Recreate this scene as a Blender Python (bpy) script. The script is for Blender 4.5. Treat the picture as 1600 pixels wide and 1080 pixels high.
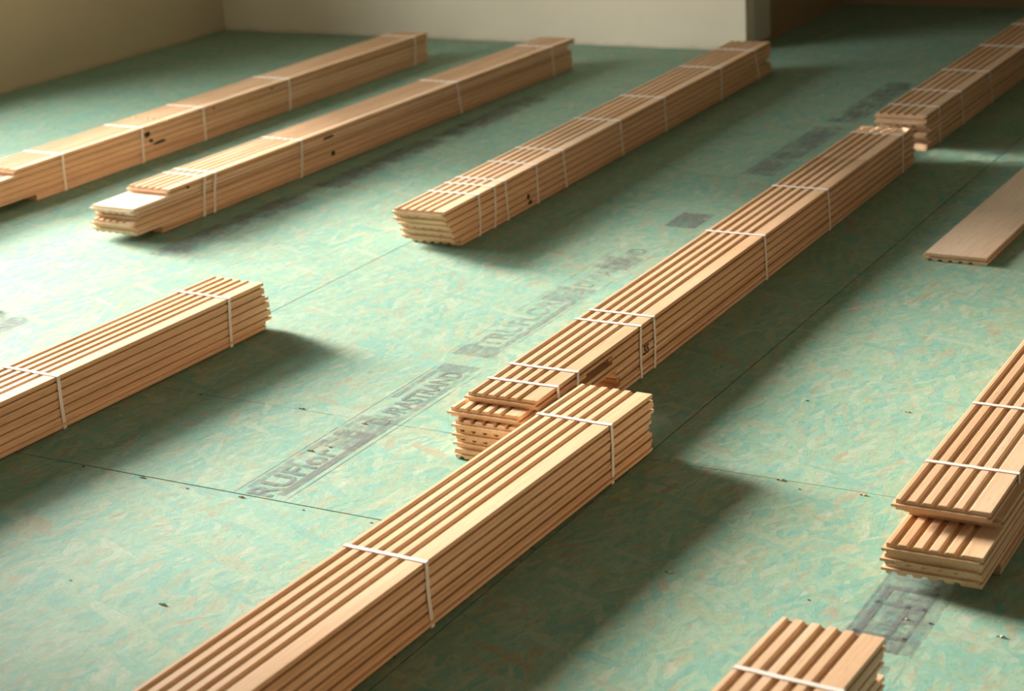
import bpy, math, random
from mathutils import Matrix, Vector

# ------------------------------------------------------------------ camera
scene = bpy.context.scene
for o in list(bpy.data.objects):
    bpy.data.objects.remove(o, do_unlink=True)
COL = scene.collection
PITCH, ROLL, CAM_H = math.radians(19.059), math.radians(-3.347), 1.3655
cp, sp = math.cos(PITCH), math.sin(PITCH)
r0, u0, f0 = Vector((1, 0, 0)), Vector((0, sp, cp)), Vector((0, cp, -sp))
r1 = r0 * math.cos(ROLL) + u0 * math.sin(ROLL)
u1 = -r0 * math.sin(ROLL) + u0 * math.cos(ROLL)
rot = Matrix.Rotation(math.radians(30), 3, 'Z')      # room is turned 30 degrees to the lens; boards run along +Y
R = Matrix((rot @ r1, rot @ u1, -(rot @ f0))).transposed()
cam_data = bpy.data.cameras.new('camera')
cam = bpy.data.objects.new('camera', cam_data)
COL.objects.link(cam)
cam.matrix_world = Matrix.Translation((0, 0, CAM_H)) @ R.to_4x4()
cam_data.sensor_fit = 'HORIZONTAL'
cam_data.sensor_width = 36
cam_data.lens = 66.21
cam_data.clip_start = 0.05
cam_data.clip_end = 60
cam_data.dof.use_dof = True
cam_data.dof.focus_distance = 3.55
cam_data.dof.aperture_fstop = 4.8
scene.camera = cam

# ------------------------------------------------------------------ view + world + lights
scene.view_settings.view_transform = 'Standard'
scene.view_settings.look = 'None'
scene.view_settings.gamma = 1
scene.view_settings.use_curve_mapping = False
scene.view_settings.exposure = 0.0

world = bpy.data.worlds.new('overcast_sky')
scene.world = world
world.use_nodes = True
wn = world.node_tree
bg = wn.nodes['Background']
bg.inputs['Color'].default_value = (0.86, 0.93, 1.0, 1)
bg.inputs['Strength'].default_value = 0.6

def area_light(name, loc, rot, sx, sy, energy, color, spread=180):
    d = bpy.data.lights.new(name, 'AREA')
    d.shape = 'RECTANGLE'
    d.size, d.size_y = sx, sy
    d.energy = energy
    d.color = color
    d.spread = math.radians(spread)
    o = bpy.data.objects.new(name, d)
    o.location = loc
    o.rotation_euler = rot
    COL.objects.link(o)
    return o

# low hazy sun through the wide window in the left wall, sky light through the same window, weak fill light added behind the camera
WIN = dict(y0=2.75, y1=5.25, z0=0.34, z1=2.10)
sun = bpy.data.lights.new('low_hazy_sun', 'SUN')
sun.energy = 17.5
sun.angle = math.radians(16)
sun.color = (1.0, 0.94, 0.87)
sun_o = bpy.data.objects.new('low_hazy_sun', sun)
COL.objects.link(sun_o)
sun_o.rotation_euler = Vector((1.0, -0.25, -0.325)).to_track_quat('-Z', 'Y').to_euler()
area_light('daylight_wide_window', (-5.50, (WIN['y0'] + WIN['y1']) / 2, 1.22),
           (0, math.radians(-90), 0), 1.7, 2.4, 145, (0.95, 0.98, 0.96), 150)
area_light('fill_light_front', (-2.4, -1.68, 1.45), (math.radians(90), 0, 0), 1.6, 1.1, 14, (1.0, 0.90, 0.72))
area_light('fill_light_right', (2.70, 2.7, 1.15), (0, math.radians(90), 0), 1.7, 1.0, 15, (1.0, 0.83, 0.56))  # unseen warm fill, added to brighten the sides facing right

# thin streak from an added unseen narrow lamp, crossing the far boards and floor on the right
area_light('added_streak_light', (-1.25, 1.27, 2.52), Vector((0.0, 0.853, -0.522)).to_track_quat('-Z', 'X').to_euler(), 0.03, 1.3, 0.28, (1.0, 0.98, 0.93), 1.0)

# ------------------------------------------------------------------ helpers
def link(name, me, mat=None, parent=None):
    o = bpy.data.objects.new(name, me)
    COL.objects.link(o)
    if mat is not None and len(me.materials) == 0:
        me.materials.append(mat)
    if parent is not None:
        o.parent = parent
    return o

class MB:
    def __init__(s):
        s.v, s.f = [], []
    def poly(s, pts, faces):
        n = len(s.v)
        s.v += [tuple(p) for p in pts]
        s.f += [tuple(i + n for i in f) for f in faces]
    def box(s, x0, x1, y0, y1, z0, z1):
        s.poly([(x0, y0, z0), (x1, y0, z0), (x1, y1, z0), (x0, y1, z0), (x0, y0, z1), (x1, y0, z1), (x1, y1, z1), (x0, y1, z1)],
               [(3, 2, 1, 0), (4, 5, 6, 7), (0, 1, 5, 4), (1, 2, 6, 5), (2, 3, 7, 6), (3, 0, 4, 7)])
    def extrude_xz(s, prof, y0, y1):
        """profile in x,z counter-clockwise seen from -y, prism along y"""
        n = len(prof)
        s.poly([(x, y0, z) for x, z in prof] + [(x, y1, z) for x, z in prof],
               [tuple(range(n)), tuple(reversed(range(n, 2 * n)))] +
               [((i + 1) % n, i, i + n, (i + 1) % n + n) for i in range(n)])
    def mesh(s, name):
        me = bpy.data.meshes.new(name)
        me.from_pydata(s.v, [], s.f)
        me.update()
        return me
    def build(s, name, mat, parent=None):
        return link(name, s.mesh(name), mat, parent)

def tag(o, label=None, cat=None, group=None, kind=None):
    if label: o['label'] = label
    if cat: o['category'] = cat
    if group: o['group'] = group
    if kind: o['kind'] = kind
    return o

# ------------------------------------------------------------------ node helpers
def new_mat(name):
    m = bpy.data.materials.new(name)
    m.use_nodes = True
    return m, m.node_tree, m.node_tree.nodes['Principled BSDF']

class G:
    def __init__(s, nt): s.nt = nt
    def n(s, t, **k):
        nd = s.nt.nodes.new(t)
        for a, b in k.items(): setattr(nd, a, b)
        return nd
    def l(s, a, b): s.nt.links.new(a, b)
    def math(s, op, a, b=None, c=None, clamp=False):
        nd = s.n('ShaderNodeMath', operation=op)
        nd.use_clamp = clamp
        for i, q in enumerate((a, b, c)):
            if q is None: continue
            if isinstance(q, (int, float)): nd.inputs[i].default_value = q
            else: s.l(q, nd.inputs[i])
        return nd.outputs[0]
    def mapping(s, vec, scale=(1, 1, 1), rot=(0, 0, 0), loc=(0, 0, 0)):
        nd = s.n('ShaderNodeMapping')
        nd.inputs['Scale'].default_value = scale
        nd.inputs['Rotation'].default_value = rot
        nd.inputs['Location'].default_value = loc
        s.l(vec, nd.inputs['Vector'])
        return nd.outputs[0]
    def noise(s, vec, scale, detail=4, rough=0.55, dist=0.0):
        nd = s.n('ShaderNodeTexNoise')
        nd.inputs['Scale'].default_value = scale
        nd.inputs['Detail'].default_value = detail
        nd.inputs['Roughness'].default_value = rough
        nd.inputs['Distortion'].default_value = dist
        s.l(vec, nd.inputs['Vector'])
        return nd.outputs['Fac']
    def ramp(s, fac, stops, interp='LINEAR'):
        nd = s.n('ShaderNodeValToRGB')
        cr = nd.color_ramp
        cr.interpolation = interp
        while len(cr.elements) < len(stops): cr.elements.new(0.5)
        for e, (p, c) in zip(cr.elements, stops):
            e.position = p
            e.color = c if len(c) == 4 else (*c, 1)
        s.l(fac, nd.inputs[0])
        return nd.outputs[0]
    def mix(s, fac, a, b, mode='MIX'):
        nd = s.n('ShaderNodeMix', data_type='RGBA', blend_type=mode)
        if isinstance(fac, (int, float)): nd.inputs[0].default_value = fac
        else: s.l(fac, nd.inputs[0])
        for i, q in ((6, a), (7, b)):
            if isinstance(q, tuple): nd.inputs[i].default_value = (*q[:3], 1)
            else: s.l(q, nd.inputs[i])
        return nd.outputs[2]

def gray(a): return (a, a, a, 1)

# ------------------------------------------------------------------ materials
def wood_material(name='maple_wood', face=False):
    m, nt, b = new_mat(name)
    g = G(nt)
    tc = g.n('ShaderNodeTexCoord').outputs['Object']
    rnd = g.n('ShaderNodeObjectInfo').outputs['Random']
    off = g.n('ShaderNodeCombineXYZ')
    g.l(g.math('MULTIPLY', rnd, 13.7), off.inputs[0])
    g.l(g.math('MULTIPLY', rnd, 37.1), off.inputs[1])
    g.l(g.math('MULTIPLY', rnd, 7.3), off.inputs[2])
    add = g.n('ShaderNodeVectorMath', operation='ADD')
    g.l(tc, add.inputs[0]); g.l(off.outputs[0], add.inputs[1])
    v = add.outputs[0]
    broad = g.noise(g.mapping(v, (14, 1.1, 14)), 1.0, 3, 0.5, 0.6)
    fine = g.noise(g.mapping(v, (260, 7, 260)), 1.0, 4, 0.6)
    pores = g.noise(g.mapping(v, (700, 30, 700)), 1.0, 2, 0.5)
    if face:
        c1 = g.ramp(broad, [(0.25, (0.77, 0.56, 0.39)), (0.5, (0.84, 0.65, 0.48)), (0.78, (0.88, 0.72, 0.56))])
    else:
        c1 = g.ramp(broad, [(0.25, (0.65, 0.41, 0.225)), (0.5, (0.75, 0.505, 0.31)), (0.78, (0.82, 0.60, 0.405))])
    c2 = g.ramp(fine, [(0.3, gray(0.84)), (0.6, gray(1.0))])
    c = g.mix(1.0, c1, c2, 'MULTIPLY')
    c = g.mix(1.0, c, g.ramp(pores, [(0.28, gray(0.72)), (0.4, gray(1.0))]), 'MULTIPLY')
    # board-to-board colour
    tint = g.ramp(rnd, [(0.0, (0.86, 0.80, 0.74)), (0.35, (1.0, 0.97, 0.95)), (0.7, (1.06, 1.04, 1.02)), (1.0, (0.95, 0.88, 0.80))])
    c = g.mix(1.0, c, tint, 'MULTIPLY')
    g.l(c, b.inputs['Base Color'])
    b.inputs['Roughness'].default_value = 0.55
    b.inputs['Specular IOR Level'].default_value = 0.35
    bp = g.n('ShaderNodeBump')
    bp.inputs['Strength'].default_value = 0.25
    bp.inputs['Distance'].default_value = 0.0006
    g.l(fine, bp.inputs['Height'])
    g.l(bp.outputs[0], b.inputs['Normal'])
    return m

def plain(name, col, rough=0.6, spec=0.4):
    m, nt, b = new_mat(name)
    g = G(nt)
    tc = g.n('ShaderNodeTexCoord').outputs['Object']
    n = g.noise(tc, 60, 3)
    c = g.mix(1.0, (*col, 1), g.ramp(n, [(0.3, gray(0.9)), (0.7, gray(1.05))]), 'MULTIPLY')
    g.l(c, b.inputs['Base Color'])
    b.inputs['Roughness'].default_value = rough
    b.inputs['Specular IOR Level'].default_value = spec
    return m

def drywall(name, col):
    m, nt, b = new_mat(name)
    g = G(nt)
    tc = g.n('ShaderNodeTexCoord').outputs['Object']
    n = g.noise(tc, 1.3, 4, 0.6)
    n2 = g.noise(tc, 220, 2, 0.5)
    c = g.mix(1.0, (*col, 1), g.ramp(n, [(0.3, gray(0.93)), (0.7, gray(1.04))]), 'MULTIPLY')
    sep = g.n('ShaderNodeSeparateXYZ'); g.l(tc, sep.inputs[0])
    # site grime along the bottom of the board, ragged
    low = g.math('SUBTRACT', g.math('MULTIPLY', g.noise(tc, 14, 4), 0.035), sep.outputs[2])
    grime = g.math('MULTIPLY', g.math('MULTIPLY', low, 40, clamp=True), 0.55)
    c = g.mix(grime, c, (0.36, 0.24, 0.16))
    g.l(c, b.inputs['Base Color'])
    b.inputs['Roughness'].default_value = 0.85
    b.inputs['Specular IOR Level'].default_value = 0.2
    bp = g.n('ShaderNodeBump'); bp.inputs['Strength'].default_value = 0.15; bp.inputs['Distance'].default_value = 0.001
    g.l(n2, bp.inputs['Height']); g.l(bp.outputs[0], b.inputs['Normal'])
    return m

def osb_material():
    m, nt, b = new_mat('green_coated_strand_board')
    g = G(nt)
    tc = g.n('ShaderNodeTexCoord').outputs['Object']
    # wobble so strand edges are ragged
    wob = g.n('ShaderNodeTexNoise'); wob.inputs['Scale'].default_value = 60; wob.inputs['Detail'].default_value = 6
    g.l(tc, wob.inputs['Vector'])
    sub = g.n('ShaderNodeVectorMath', operation='SUBTRACT'); g.l(wob.outputs['Color'], sub.inputs[0]); sub.inputs[1].default_value = (0.510, 0.400, 0.420)
    scl = g.n('ShaderNodeVectorMath', operation='SCALE'); g.l(sub.outputs[0], scl.inputs[0]); scl.inputs['Scale'].default_value = 0.014
    ad = g.n('ShaderNodeVectorMath', operation='ADD'); g.l(tc, ad.inputs[0]); g.l(scl.outputs[0], ad.inputs[1])
    P = ad.outputs[0]
    def strands(ang, sx, sy, seed):
        """cells sx wide, sy long, random value per strand + fibres along the strand"""
        mp = g.mapping(P, (1 / sx, 1 / sy, 1), (0, 0, 0), (seed, seed * 1.7, 0))
        rt = g.n('ShaderNodeVectorRotate', rotation_type='Z_AXIS')
        rt.inputs['Angle'].default_value = math.radians(ang)
        g.l(P, rt.inputs['Vector'])
        g.l(rt.outputs[0], mp.node.inputs['Vector'])
        vo = g.n('ShaderNodeTexVoronoi', voronoi_dimensions='2D', feature='F1')
        vo.inputs['Scale'].default_value = 1
        vo.inputs['Randomness'].default_value = 1
        g.l(mp, vo.inputs['Vector'])
        sp_ = g.n('ShaderNodeSeparateColor'); g.l(vo.outputs['Color'], sp_.inputs[0])
        rf = g.n('ShaderNodeVectorRotate', rotation_type='Z_AXIS')
        rf.inputs['Angle'].default_value = math.radians(ang)
        g.l(tc, rf.inputs['Vector'])
        fm = g.mapping(rf.outputs[0], (420, 55, 1), (0, 0, 0), (seed, 0, 0))
        fib = g.noise(fm, 1.0, 6, 0.75)
        return sp_.outputs[0], sp_.outputs[1], sp_.outputs[2], fib
    A = strands(8, 0.011, 0.060, 3.1)
    B = strands(-22, 0.014, 0.075, 11.3)
    C = strands(38, 0.010, 0.05, 23.9)
    D = strands(-72, 0.020, 0.10, 31.7)
    pal = [(0.0, (0.10, 0.30, 0.255)), (0.12, (0.15, 0.335, 0.26)), (0.26, (0.20, 0.335, 0.215)), (0.40, (0.24, 0.36, 0.25)),
           (0.54, (0.29, 0.375, 0.25)), (0.66, (0.35, 0.40, 0.29)), (0.76, (0.16, 0.345, 0.28)), (0.86, (0.30, 0.32, 0.19)), (0.93, (0.32, 0.29, 0.18)), (0.975, (0.33, 0.22, 0.125))]
    def colour(S): return g.ramp(S[0], pal, 'CONSTANT')
    c = colour(A)
    h = g.math('MULTIPLY', A[2], 0.5)
    fib = A[3]
    for S, thr in ((B, 0.62), (C, 0.74), (D, 0.82)):
        mk = g.math('GREATER_THAN', S[1], thr)
        c = g.mix(g.math('MULTIPLY', mk, 0.85), c, colour(S))
        mh = g.n('ShaderNodeMix', data_type='FLOAT'); g.l(mk, mh.inputs[0]); g.l(h, mh.inputs[2]); g.l(g.math('ADD', S[2], 0.2), mh.inputs[3]); h = mh.outputs[0]
        mf = g.n('ShaderNodeMix', data_type='FLOAT'); g.l(mk, mf.inputs[0]); g.l(fib, mf.inputs[2]); g.l(S[3], mf.inputs[3]); fib = mf.outputs[0]
    # the coating evens the strands out
    coat = g.ramp(g.noise(tc, 5, 5, 0.6), [(0.3, (0.178, 0.328, 0.244)), (0.55, (0.230, 0.352, 0.252)), (0.75, (0.275, 0.360, 0.260))])
    c = g.mix(0.48, c, coat)
    # fine mottling of the coating, several scales down to the grain
    mot = g.noise(g.mapping(tc, (1, 0.55, 1), (0, 0, 0.3)), 75, 10, 0.78)
    c = g.mix(1.0, c, g.ramp(mot, [(0.30, (0.80, 0.86, 0.84)), (0.5, (1.0, 1.0, 1.0)), (0.70, (1.16, 1.10, 1.08))]), 'MULTIPLY')
    c = g.mix(1.0, c, g.ramp(fib, [(0.28, gray(0.66)), (0.48, gray(1.0)), (0.75, gray(1.16))]), 'MULTIPLY')
    # worn patches where bare brown strand shows, drawn out along the strands
    wv = g.mapping(P, (46, 13, 1), (0, 0, 0.2))
    worn = g.noise(wv, 1.0, 8, 0.78)
    wm = g.math('MULTIPLY', g.ramp(worn, [(0.53, gray(0)), (0.66, gray(1))]), 0.55)
    c = g.mix(wm, c, (0.33, 0.232, 0.128))
    # pale scuffed coating
    pale = g.noise(g.mapping(P, (20, 9, 1), (0, 0, 0.5), (4, 9, 0)), 1.0, 5, 0.7)
    c = g.mix(g.math('MULTIPLY', g.ramp(pale, [(0.58, gray(0)), (0.7, gray(1))]), 0.4), c, (0.530, 0.480, 0.386))
    # turquoise pooling of coating
    tq = g.noise(g.mapping(P, (30, 14, 1), (0, 0, -0.4), (14, 2, 0)), 1.0, 5, 0.7)
    c = g.mix(g.math('MULTIPLY', g.ramp(tq, [(0.56, gray(0)), (0.68, gray(1))]), 0.5), c, (0.122, 0.360, 0.336))
    # small dark splits between strands
    sl = g.noise(g.mapping(P, (150, 40, 1), (0, 0, 0.25)), 1.0, 4, 0.7)
    smk = g.ramp(sl, [(0.70, gray(0)), (0.74, gray(1))])
    c = g.mix(g.math('MULTIPLY', smk, 0.65), c, (0.071, 0.048, 0.029))
    g.l(c, b.inputs['Base Color'])
    g.l(g.ramp(fib, [(0.2, gray(0.66)), (0.8, gray(0.80))]), b.inputs['Roughness'])
    b.inputs['Specular IOR Level'].default_value = 0.32
    hh = g.math('ADD', g.math('MULTIPLY', h, 0.5), g.math('MULTIPLY', fib, 0.8))
    hh = g.math('SUBTRACT', hh, g.math('MULTIPLY', smk, 0.9))
    bp = g.n('ShaderNodeBump'); bp.inputs['Strength'].default_value = 0.75; bp.inputs['Distance'].default_value = 0.0009
    g.l(hh, bp.inputs['Height']); g.l(bp.outputs[0], b.inputs['Normal'])
    return m

def ink_material(name, col, cover, scale=90):
    m, nt, b = new_mat(name)
    g = G(nt)
    tc = g.n('ShaderNodeTexCoord').outputs['Object']
    n = g.noise(g.mapping(tc, (1.0, 0.45, 1)), scale, 5, 0.7)
    n2 = g.noise(tc, 9, 3, 0.6)
    a = g.math('ADD', g.math('MULTIPLY', g.math('SUBTRACT', n, 0.5), 2.2), g.math('MULTIPLY', g.math('SUBTRACT', n2, 0.5), 1.6))
    a = g.math('ADD', a, cover, clamp=True)
    a = g.math('MULTIPLY', a, 0.85)
    b.inputs['Base Color'].default_value = (*col, 1)
    b.inputs['Roughness'].default_value = 0.6
    g.l(a, b.inputs['Alpha'])
    return m

WOOD = wood_material()
WOODF = wood_material('pale_smooth_maple_face', True)
OSB = osb_material()
STRAP = plain('white_plastic_strap', (0.84, 0.77, 0.69), 0.45, 0.4)
WALL = drywall('beige_drywall', (0.70, 0.62, 0.48))
BROWN = drywall('shaded_alcove_brown', (0.30, 0.215, 0.125))  # dimness of the alcove deepened in this wall colour
WALLL = drywall('shaded_beige_drywall', (0.56, 0.48, 0.33))  # same drywall as the back wall, with the left wall's shade in the colour
WALL2 = drywall('pale_wall_strip', (0.50, 0.48, 0.41))
CEIL = plain('ceiling_board', (0.28, 0.24, 0.18), 0.9, 0.1)
UNSEEN = plain('bare_stud_wall', (0.30, 0.22, 0.14), 0.9, 0.1)
DARKGAP = plain('joint_shadow_filler', (0.02, 0.075, 0.06), 0.8, 0.2)
KNOT = plain('dark_knot', (0.035, 0.018, 0.008), 0.7, 0.2)
STAMP = ink_material('black_stamp_ink', (0.02, 0.015, 0.012), 0.95, 500)
INK = ink_material('grey_print_ink', (0.17, 0.185, 0.17), 0.66)
INKB = ink_material('blotchy_grey_print_ink', (0.19, 0.21, 0.19), 0.36, 34)
INKF = ink_material('faded_grey_print_ink', (0.20, 0.22, 0.20), 0.38)
CHALK = ink_material('blue_chalk_line', (0.03, 0.16, 0.17), 0.40, 60)
PALE = ink_material('pale_dust_line', (0.42, 0.62, 0.52), 0.5, 40)
CHIP = plain('torn_wood_splinter', (0.62, 0.50, 0.30), 0.7, 0.2)
WHITE = plain('white_window_frame', (0.75, 0.75, 0.72), 0.5, 0.4)

# ------------------------------------------------------------------ room
XL, XR, YF, YB, YB2, XC, ZC = -5.33, 2.6, -1.6, 6.805, 7.96, -2.80, 2.6

# floor: sheets 4 x 8 ft, rows along Y, staggered, real gaps
floor_mb = MB()
rows = [-1.429 + 1.215 * k for k in range(-4, 5)]
seamY = {-4: 0.9, -3: 2.0, -2: 4.14, -1: 2.517, 0: 5.38, 1: 3.7, 2: 2.5, 3: 3.2, 4: 3.3}
for k in range(-4, 4):
    x0 = -1.429 + 1.215 * k; x1 = x0 + 1.215
    s = seamY[k]
    ys = sorted([s + 2.438 * j for j in range(-4, 5)])
    for a_, b_ in zip(ys[:-1], ys[1:]):
        a2, b2 = max(a_, YF - .1), min(b_, 8.1)
        if b2 - a2 < 0.02: continue
        gy = 0.0016 if k == -1 else (0.0008 if k == 0 else 0.0004)
        gx0 = 0.0013; gx1 = 0.0013
        X0, X1 = max(x0 + gx0, XL - .1), min(x1 - gx1, XR + .1)
        if X1 - X0 < 0.02: continue
        floor_mb.box(X0, X1, a2 + gy, b2 - gy, -0.018, 0.0)
floor = floor_mb.build('floor', OSB)
tag(floor, 'green coated strand board subfloor', kind='structure')
under = MB(); under.box(XL - .1, XR + .1, YF - .1, 8.1, -0.05, -0.006)
joint = under.build('joint_filler', DARKGAP, floor)

def struct(name, mb, mat, label=None):
    o = mb.build(name, mat)
    o['kind'] = 'structure'
    if label: o['label'] = label
    return o

w = MB()
T = 0.15
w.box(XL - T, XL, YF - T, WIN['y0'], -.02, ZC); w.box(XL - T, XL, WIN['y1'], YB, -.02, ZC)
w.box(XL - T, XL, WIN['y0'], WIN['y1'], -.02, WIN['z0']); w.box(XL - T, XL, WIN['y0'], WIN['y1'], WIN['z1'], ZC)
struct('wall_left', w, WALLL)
w = MB(); w.box(XL - T, XC, YB, YB + T, -.02, ZC); struct('wall_back', w, WALL)
w = MB(); w.box(XC - T, XC, YB + T, YB2, -.02, ZC); struct('wall_alcove_left', w, BROWN)
w = MB(); w.box(XC - T, XR + T, YB2, YB2 + T, -.02, ZC); struct('wall_alcove_back', w, BROWN)
w = MB(); w.box(XR, XR + T, YF - T, 2.15, -.02, ZC); w.box(XR, XR + T, 3.25, YB2, -.02, ZC); w.box(XR, XR + T, 2.15, 3.25, 2.05, ZC); struct('wall_right', w, UNSEEN)
w = MB()
w.box(XL, -3.3, YF - T, YF, -.02, ZC); w.box(-1.5, XR, YF - T, YF, -.02, ZC)
w.box(-3.3, -1.5, YF - T, YF, -.02, 0.85); w.box(-3.3, -1.5, YF - T, YF, 2.05, ZC)
struct('wall_front', w, UNSEEN)
w = MB(); w.box(XL - T, XR + T, YF - T, YB2 + T, ZC, ZC + .1); struct('ceiling', w, CEIL)
w = MB(); w.box(XC, XC + 0.012, 6.86, 7.03, 0.02, ZC - .02); struct('wall_strip_1', w, WALL2, 'pale vertical strip on the wall end beside the opening')  # paler strip along the wall end
def window_frame(n, horiz, a0, a1, z0, z1, c):
    mb = MB(); t = .045
    parts = [(a0, a1, z0, z0 + t), (a0, a1, z1 - t, z1), (a0, a0 + t, z0 + t, z1 - t), (a1 - t, a1, z0 + t, z1 - t)]
    for p in parts:
        if horiz: mb.box(p[0], p[1], c - .03, c + .03, p[2], p[3])
        else: mb.box(c - .03, c + .03, p[0], p[1], p[2], p[3])
    struct('window_%d' % n, mb, WHITE)
window_frame(1, False, WIN['y0'], WIN['y1'], WIN['z0'], WIN['z1'], XL - .07)
window_frame(2, True, -3.3, -1.5, 0.85, 2.05, YF - .05)  # unseen window, added to go with the front fill light

# ------------------------------------------------------------------ floor markings (children of the floor)
def flat(name, quads, mat, z=0.0005):
    mb = MB()
    for (x0, x1, y0, y1) in quads:
        mb.poly([(x0, y0, z), (x1, y0, z), (x1, y1, z), (x0, y1, z)], [(0, 1, 2, 3)])
    return mb.build(name, mat, floor)

def text_mesh(txt, size, offset=0.0, sx=1.0, shear=0.0):
    cu = bpy.data.curves.new('lettering', 'FONT')
    cu.body = txt; cu.size = size; cu.offset = offset; cu.resolution_u = 3; cu.shear = shear
    o = bpy.data.objects.new('lettering', cu)
    COL.objects.link(o)
    bpy.context.view_layer.update()
    dg = bpy.context.evaluated_depsgraph_get()
    me = bpy.data.meshes.new_from_object(o.evaluated_get(dg))
    COL.objects.unlink(o); bpy.data.objects.remove(o); bpy.data.curves.remove(cu)
    for v in me.vertices: v.co.x *= sx
    return me

def floor_text(txt, x, y, size, mat, length=None, z=0.0010):
    """baseline runs along +Y starting at (x, y); tops of letters point to -X"""
    me = text_mesh(txt, size, 0.0022)
    L = max(v.co.x for v in me.vertices)
    sx = (length / L) if length else 1
    for v in me.vertices:
        a, b_ = v.co.x * sx, v.co.y
        v.co = (x - b_, y + a, z)
    return link('printed_lettering', me, mat, floor)

def print_band(xc, y0, y1, strong=True, words=()):
    I = INK if strong else INKF
    w2 = 0.058
    flat('printed_line', [(xc - w2, xc - w2 + .0022, y0, y1), (xc + w2 - .0022, xc + w2, y0, y1)], I)
    for (t, yy, L, s, xx) in words:
        floor_text(t, xc + xx, yy, s, I, L)
BX = -2.010
print_band(BX, 2.52, 3.25, True, (('RUFlor', 2.520, 0.24, 0.078, 0.020), ('DURASTRAND', 2.905, 0.32, 0.066, 0.026)))
flat('printed_bar', [(BX + .026, BX + .044, 2.54, 2.83)], INK)
flat('printed_block', [(BX - .046, BX + .040, 2.77, 2.86)], INKF, .0008)
flat('printed_block', [(BX - .05, BX + .045, 2.83, 2.94), (BX - .05, BX - .036, 2.55, 2.80), (BX + .03, BX + .046, 2.94, 3.22), (BX - .05, BX - .036, 3.05, 3.22), (BX - .05, BX + .04, 3.22, 3.27)], INKF, .0006)
print_band(BX - .02, 3.33, 4.20, False, (('TRUFLOR', 3.40, 0.34, 0.078, 0.020), ('DURASTRAND', 3.86, 0.34, 0.066, 0.026)))
flat('printed_block', [(BX - .07, BX + .03, 3.33, 3.40), (BX - .07, BX + .03, 3.74, 3.85), (BX + .01, BX + .028, 3.40, 3.74), (BX - .07, BX + .03, 4.02, 4.12)], INKF, .0008)
flat('printed_block', [(BX - .055, BX + .035, 4.42, 4.56)], INKF, .0008)
flat('printed_block', [(BX - .055, BX + .035, 4.42, 4.56)], INKF, .0011)
print_band(-0.80, 2.0, 2.80, False, (('TRUFLOR', 2.05, 0.30, 0.078, 0.020), ('DURASTRAND', 2.40, 0.34, 0.066, 0.026)))
for (xc, yy) in ((BX - .015, 5.00), (BX - .01, 5.72), (-3.215, 3.74), (-3.205, 4.50), (-3.195, 5.18), (-3.22, 2.55)):
    print_band(xc, yy, yy + .66, False, (('TRUFLOR', yy + .02, 0.28, 0.078, 0.020), ('DURASTRAND', yy + .33, 0.32, 0.066, 0.026)))
    flat('printed_block', [(xc - .055, xc + .045, yy, yy + .64)], INKB, .0006)
flat('printed_block', [(-0.86, -0.745, 2.40, 2.72), (-.85, -.76, 2.05, 2.36)], INKB, .0006)
flat('printed_bar', [(-0.848, -0.835, 2.40, 2.60), (-0.80, -0.79, 2.42, 2.56), (-0.772, -0.765, 2.40, 2.6), (-.85, -.765, 2.60, 2.612), (-.85, -.765, 2.545, 2.556), (-.85, -.765, 2.44, 2.452)], INK, .0009)
flat('chalk_line', [(-2.644, -1.66, 2.918, 2.9205)], CHALK)

# nail dimples with torn splinters, on the joist lines
random.seed(4)
pits = [(-0.789, 2.51), (-0.747, 2.512), (-0.644, 2.511), (-0.943, 2.515), (-1.159, 2.939), (-1.108, 2.913), (-2.043, 2.505), (-1.896, 2.500),
        (-2.28, 2.51), (-2.16, 2.50), (-2.42, 2.51), (-1.75, 2.50), (-2.03, 2.90), (-2.01, 2.915), (-2.05, 2.74), (-2.02, 2.77), (-1.19, 2.52), (-1.45, 2.1), (-1.9, 2.1), (-2.1, 2.11),
        (-2.2, 2.925), (-2.45, 2.915), (-1.0, 2.93), (-1.25, 3.33), (-1.05, 3.34), (-1.9, 3.32)]
for i, (x, y) in enumerate(pits):
    mb = MB(); r = random.uniform(.0016, .0030); n = 9
    e = random.uniform(1.0, 1.9)
    pts = [(x + r * e * math.cos(a) * random.uniform(.7, 1.2), y + r * math.sin(a) * random.uniform(.7, 1.2), .0006) for a in [2 * math.pi * j / n for j in range(n)]]
    mb.poly(pts, [tuple(range(n))])
    o = mb.build('nail_hole', KNOT, floor)
    if i % 2 == 0:
        mb = MB()
        x2, y2 = x + r * 1.3, y - r * .3
        k = random.uniform(.5, 1.0)
        mb.poly([(x2, y2 - .003 * k, .0004), (x2 + .010 * k, y2 - .001, .0012), (x2 + .008 * k, y2 + .003 * k, .0020), (x2, y2 + .004, .0006), (x2 + .004 * k, y2, .0042 * k)],
                [(0, 1, 4), (1, 2, 4), (2, 3, 4), (3, 0, 4)])
        mb.build('splinter', CHIP, floor)

# ------------------------------------------------------------------ flooring boards
TH = 0.01862
Z0 = 0.0014
TONGUE = 0.0058

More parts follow.
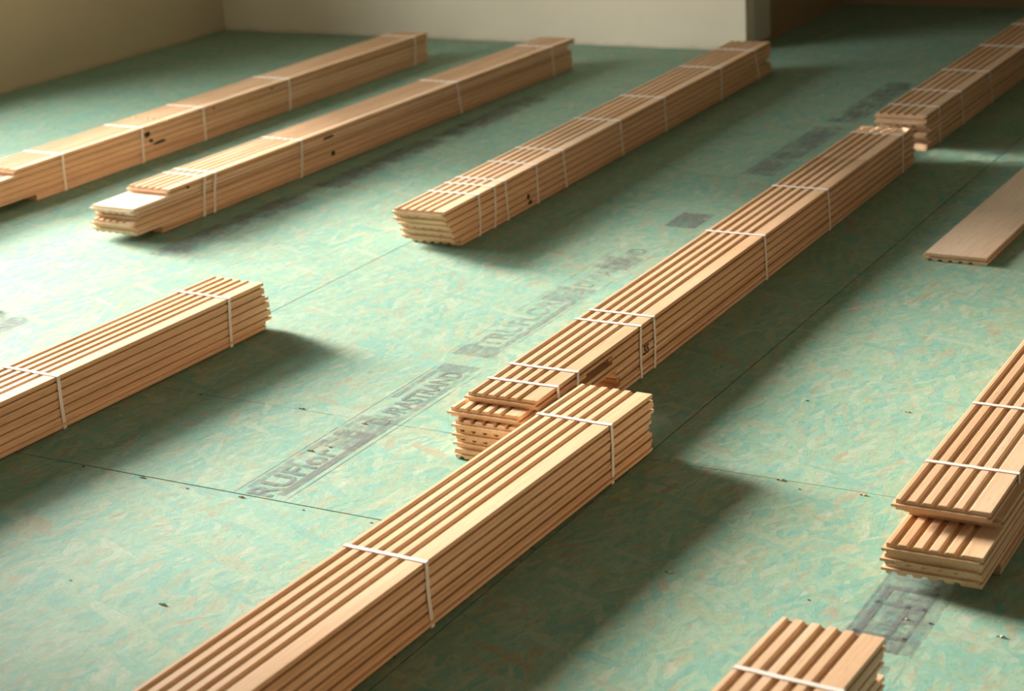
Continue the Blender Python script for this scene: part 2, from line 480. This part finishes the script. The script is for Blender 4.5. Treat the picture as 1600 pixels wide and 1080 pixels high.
def board_mesh(w, y0, y1, back_up=True, tongue_left=True, near='tongue', far='groove', thick=TH):
    """grooved back on top when back_up; cross-section in x,z; length along y"""
    t = thick
    zA, zB = 0.36 * t, 0.60 * t          # tongue band (from the face side)
    if not back_up: pass
    mb = MB()
    c = 0.0007
    # face layer (a box with eased edges)
    mb.extrude_xz([(c, 0), (w - c, 0), (w, c), (w, zA), (0, zA), (0, c)], y0, y1)
    # core with tongue and groove
    mb.box(-TONGUE if True else 0, w - TONGUE, y0 - (TONGUE if near == 'tongue' else -TONGUE), y1 + (TONGUE if far == 'tongue' else -TONGUE), zA, zB)
    # back layer with five relief channels
    gd = 0.0042
    lip = 0.0006
    prof = [(lip, zB), (w - lip, zB), (w - lip, t - c), (w - lip - c, t)]
    for i in reversed(range(5)):
        a = (0.050 + 0.163 * i) * w
        b_ = a + 0.080 * w
        prof += [(b_, t), (b_ - 0.0028, t - gd), (a + 0.0028, t - gd), (a, t)]
    prof += [(lip + c, t), (lip, t - c)]
    # build as strips so that the end caps are convex pieces
    mb.extrude_xz([(lip, zB), (w - lip, zB), (w - lip, t - gd), (lip, t - gd)], y0, y1)
    xs = [lip]
    for i in range(5):
        a = (0.050 + 0.163 * i) * w
        xs += [a, a + 0.080 * w]
    xs.append(w - lip)
    for j in range(0, len(xs), 2):
        a, b_ = xs[j], xs[j + 1]
        al = a - (0.0028 if j > 0 else 0); bl = b_ + (0.0028 if j < len(xs) - 2 else 0)
        mb.extrude_xz([(al, t - gd), (bl, t - gd), (b_, t - .0004), (b_ - .0004, t), (a + .0004, t), (a, t - .0004)], y0, y1)
    if not back_up:
        mb.v = [(w - x, y, t - z) for x, y, z in mb.v]
        if tongue_left:
            mb.v = [(w - x, y, z) for x, y, z in mb.v]
            mb.f = [tuple(reversed(f)) for f in mb.f]
    elif not tongue_left:
        mb.v = [(w - x, y, z) for x, y, z in mb.v]
        mb.f = [tuple(reversed(f)) for f in mb.f]
    return mb.mesh('board')

def strap_mesh(w, h, s_top, s_bot, x_l=-TONGUE, wid=0.0092, rng=random):
    """closed band round the bundle"""
    th = 0.0011
    path = []   # (x, z, y, outward normal)
    n = 8
    bow = rng.uniform(-.004, .004)
    for i in range(n + 1):
        f = i / n; path.append((-.001 + (w + .002) * f, h, s_top + rng.uniform(-.0006, .0006), (0, 1)))
    for i in range(1, n + 1):
        f = i / n; path.append((w + .0012, h * (1 - f) + .0006 * f, s_top + (s_bot - s_top) * f + bow * math.sin(math.pi * f), (1, 0)))
    for i in range(1, n + 1):
        f = i / n; path.append((w + (x_l - w) * f, 0.0003, s_bot + (s_top - s_bot) * f, (0, -1)))
    for i in range(1, n):
        f = i / n; path.append((x_l - .0012 + (0 if f < .8 else (f - .8) * -x_l * 4.5), .0006 + (h - .0006) * f, s_top, (-1, 0)))
    mb = MB()
    N = len(path)
    vs = []
    for i, (x, z, y, nn) in enumerate(path):
        pn = path[(i + 1) % N][3]
        ox, oz = nn
        if pn != nn: ox, oz = nn[0] + pn[0], nn[1] + pn[1]
        for (dy, k) in ((-wid / 2, 0), (wid / 2, 0), (wid / 2, 1), (-wid / 2, 1)):
            zz = z + oz * th * k
            vs.append((x + ox * th * k, y + dy, max(zz, 0.0001)))
    fs = []
    for i in range(N):
        a, b_ = i * 4, ((i + 1) % N) * 4
        for j in range(4):
            fs.append((a + j, a + (j + 1) % 4, b_ + (j + 1) % 4, b_ + j))
    mb.poly(vs, fs)
    return mb.mesh('strap')

def bundle(label, X, Y, ang, w, layers, straps, group='strapped bundles of grooved hardwood flooring', seed=1, knots=()):
    """layers from the top down: dict(p=[(s0, s1), ...], up=True, dx=0, near=..., far=...)"""
    rng = random.Random(seed)
    n = len(layers)
    s_min = min(l['p'][0][0] for l in layers)
    root = bpy.data.objects.new('flooring_bundle', None)
    COL.objects.link(root)
    a = math.radians(ang)
    d = Vector((-math.sin(a), math.cos(a), 0))
    root.location = Vector((X, Y, 0)) + d * s_min
    root.rotation_euler = (0, 0, a)
    root.empty_display_size = .1
    tag(root, label, 'flooring bundle', group)
    for i, l in enumerate(layers):
        z = Z0 + (n - 1 - i) * TH
        dx = l.get('dx', 0) + rng.uniform(-.0007, .0007)
        for j, (s0, s1) in enumerate(l['p']):
            me = board_mesh(w, 0, s1 - s0, l.get('up', True), l.get('tl', True), l.get('near', 'tongue'), l.get('far', 'groove'))
            o = link('board', me, WOODF if l.get('pale') else WOOD, root)
            if l.get('pale'): o['label'] = 'pale smooth board, face up'
            o.location = (dx + (l.get('dx0', 0) if j == 0 else 0), s0 - s_min, z)
            o.rotation_euler = (0, 0, rng.uniform(-.0004, .0004))
            l.setdefault('obs', []).append(o)
    for st in straps:
        s0, s1 = st if isinstance(st, tuple) else (st, st)
        o = link('strap', strap_mesh(w, Z0 + n * TH + .0003, s0 - s_min, s1 - s_min, rng=rng), STRAP, root)
    for (s, z, ln, hh, layer) in knots:
        o = layers[layer]['obs'][0]
        mb = MB(); m = 11; r2 = random.Random(int(s * 1000) + int(z * 1000))
        pts = []
        for q in range(m):
            t_ = 2 * math.pi * q / m
            k = r2.uniform(.6, 1.15)
            pts.append((w + .0009, (s - s_min) - o.location.y + ln / 2 * math.cos(t_) * k, z - o.location.z + hh / 2 * math.sin(t_) * k))
        mb.poly(pts + [(w - .004, (s - s_min) - o.location.y, z - o.location.z)], [tuple(reversed(range(m)))] )
        kb = mb.build('knot', KNOT, o)
        kb['label'] = 'dark knot in the board edge'
    return root, layers

def L(p, **k):
    if not isinstance(p, list): p = [p]
    return dict(p=p, **k)

# foreground bundle, runs out of the bottom of the frame
bundle('foreground centre flooring bundle cut off by the bottom edge of the picture',
       -1.5759, 3.0911, -1.453, .1519,
       [L((-2.2, -.101)), L((-2.2, -.099)), L((-2.2, -.110)), L([(-2.2, -1.21), (-1.208, -.118)]), L((-2.2, -.110)), L((-2.2, -.114), up=False, tl=False, near='groove', far='groove')],
       [(-.271, -.275), (-.886, -.882), -1.5, -2.08], seed=11)

# long bundle behind it
rB, lB = bundle('long flooring bundle behind the foreground one, its near end stepped, stamped 55 on its side',
       -1.7635, 2.9671, .638, .1497,
       [L([(-.092, 1.86), (1.861, 2.262)]), L([(-.132, .145), (.234, 2.285)], dx0=-.016), L([(-.147, 1.2), (1.201, 2.29)]), L([(-.147, .10), (.250, 2.285)]), L([(-.145, .11), (.266, 2.29)]),
        L((-.155, 2.29), up=False, near='groove')],
       [-.012, .075, (.369, .365), (.434, .431), (1.078, 1.090), (1.528, 1.545), (2.168, 2.176)], seed=12,
       knots=[(1.853, .088, .026, .012, 1)])
# stamp on the side between two straps
me = text_mesh('55', 0.026, 0.0012)
for v in me.vertices:
    a_, b_ = v.co.x, v.co.y
    v.co = (.1497 + .0010, a_, b_)
st = link('stamped_number', me, STAMP, lB[2]['obs'][0])
st.location = (0, .382 + .147, -.012)
st['label'] = 'black stamped 55 between two straps'

bundle('far flooring bundle whose near end is tied by three close straps',
       -2.6323, 3.7799, 1.517, .1513,
       [L([(.215, 1.32), (1.321, 2.655)]), L((.222, 2.650)), L([(.244, 1.8), (1.801, 2.655)]), L((.250, 2.600)), L((.257, 2.66)), L((.293, 2.655), up=False, near='groove')],
       [(.398, .394), (.489, .479), (.552, .559), (.741, .742), (.912, .928), (1.315, 1.331), (1.66, 1.672), (2.158, 2.156), (2.486, 2.53)], seed=13,
       knots=[(.684, .034, .018, .018, 4), (.694, .016, .030, .014, 5)])

bundle('far flooring bundle with a pale smooth board end jutting out under its top board',
       -3.5281, 3.4567, -1.213, .1500,
       [L([(.523, 2.91)]), L([(.372, 2.865)], up=False, dx=-.006, pale=True), L((.385, 2.88)), L((.364, 2.88)), L((.370, 2.885), up=False), L((.473, 2.88), up=False, near='groove')],
       [(.676, .656), (.724, .703), (1.143, 1.127), (2.049, 2.068), (2.72, 2.733)], seed=14,
       knots=[(1.293, .090, .075, .012, 1), (1.300, .036, .030, .017, 4), (.60, .10, .020, .008, 0)])

bundle('farthest left flooring bundle, nearest the left wall, with broken dark knots on its side',
       -4.1464, 3.5585, -.416, .1528,
       [L([(.473, 1.17), (1.178, 2.800)]), L([(.05, 1.6), (1.601, 2.790)]), L((.1, 2.795)), L((.06, 2.79)), L((.1, 2.795)), L((.543, 2.79), up=False, near='groove')],
       [(.673, .670), (1.047, 1.037), (1.364, 1.360), (1.856, 1.846), (2.70, 2.688)], seed=15,
       knots=[(1.072, .085, .034, .024, 1), (1.125, .049, .085, .012, 2), (1.085, .062, .022, .014, 2), (1.42, .10, .016, .007, 0), (1.75, .10, .016, .007, 0)])

bundle('flooring bundle entering from the left edge halfway down, notched far end casting a broad shadow',
       -2.7266, 3.2795, -1.858, .1500,
       [L((-2.0, .055)), L((-2.0, .056)), L((-2.0, .068)), L([(-2.0, -.9), (-.899, .070)]), L((-2.0, .072)), L((-2.0, .050), up=False, tl=False)],
       [(-.072, -.081), -.62, -1.3], seed=16)

bundle('flooring bundle at the right edge whose top board sits back above three jutting boards',
       -.8667, 3.1686, .509, .1542,
       [L((-.475, 1.5)), L((-.447, 1.5), dx=.013), L((-.562, 1.5), dx=.012), L((-.562, 1.5), dx=.010, up=False), L((-.556, 1.5), up=False, dx=.011), L((-.46, 1.5), dx=.014, up=False, near='groove')],
       [(-.308, -.30), (-.02, -.01), .5, 1.1], seed=17)

bundle('flooring bundle at the bottom right edge, only its far end and one strap showing',
       -.8696, 2.5536, -2.110, .1532,
       [L((-2.2, -.308)), L((-2.2, -.316)), L((-2.2, -.340)), L((-2.2, -.312)), L((-2.2, -.318)), L((-2.2, -.312), up=False)],
       [(-.470, -.469), -1.2, -1.9], seed=18)

bundle('dim flooring bundle at the upper right corner, behind the far end of the long bundle',
       -1.8028, 6.6519, -.027, .1548,
       [L([(-1.25, -.62), (-.619, .95)]), L((-1.252, .95), up=False), L((-1.215, .95), dx=.004), L((-1.245, .95)), L((-1.205, .95)), L((-1.24, .95), up=False)],
       [(-1.246, -1.233) if False else (-1.13, -1.11), (-1.01, -.97) if False else (-.90, -.86), (-.575, -.53), (-.129, -.11), .3], seed=19)

# ------------------------------------------------------------------ loose boards
def loose(label, x, y, ang, w, length, z, up, group=None):
    me = board_mesh(w, 0, length, up, True, 'groove' if not up else 'tongue', 'groove')
    o = link('wooden_board', me, WOOD if up else WOODF)
    o.location = (x, y, z); o.rotation_euler = (0, 0, math.radians(ang))
    tag(o, label, 'wooden board', group)
    return o
loose('loose pale smooth wooden board lying flat on the green floor at the right edge', -1.322, 4.334, -.6, .154, 1.9, 0, False)
loose('wooden board lying on top of the loose pale board at the right edge', -1.335, 5.34, .2, .154, .85, TH + .0004, False)
loose('loose grooved board whose end pokes in at the left edge of the picture', -3.50, 2.3, -1.0, .150, 0.93, 0, True)
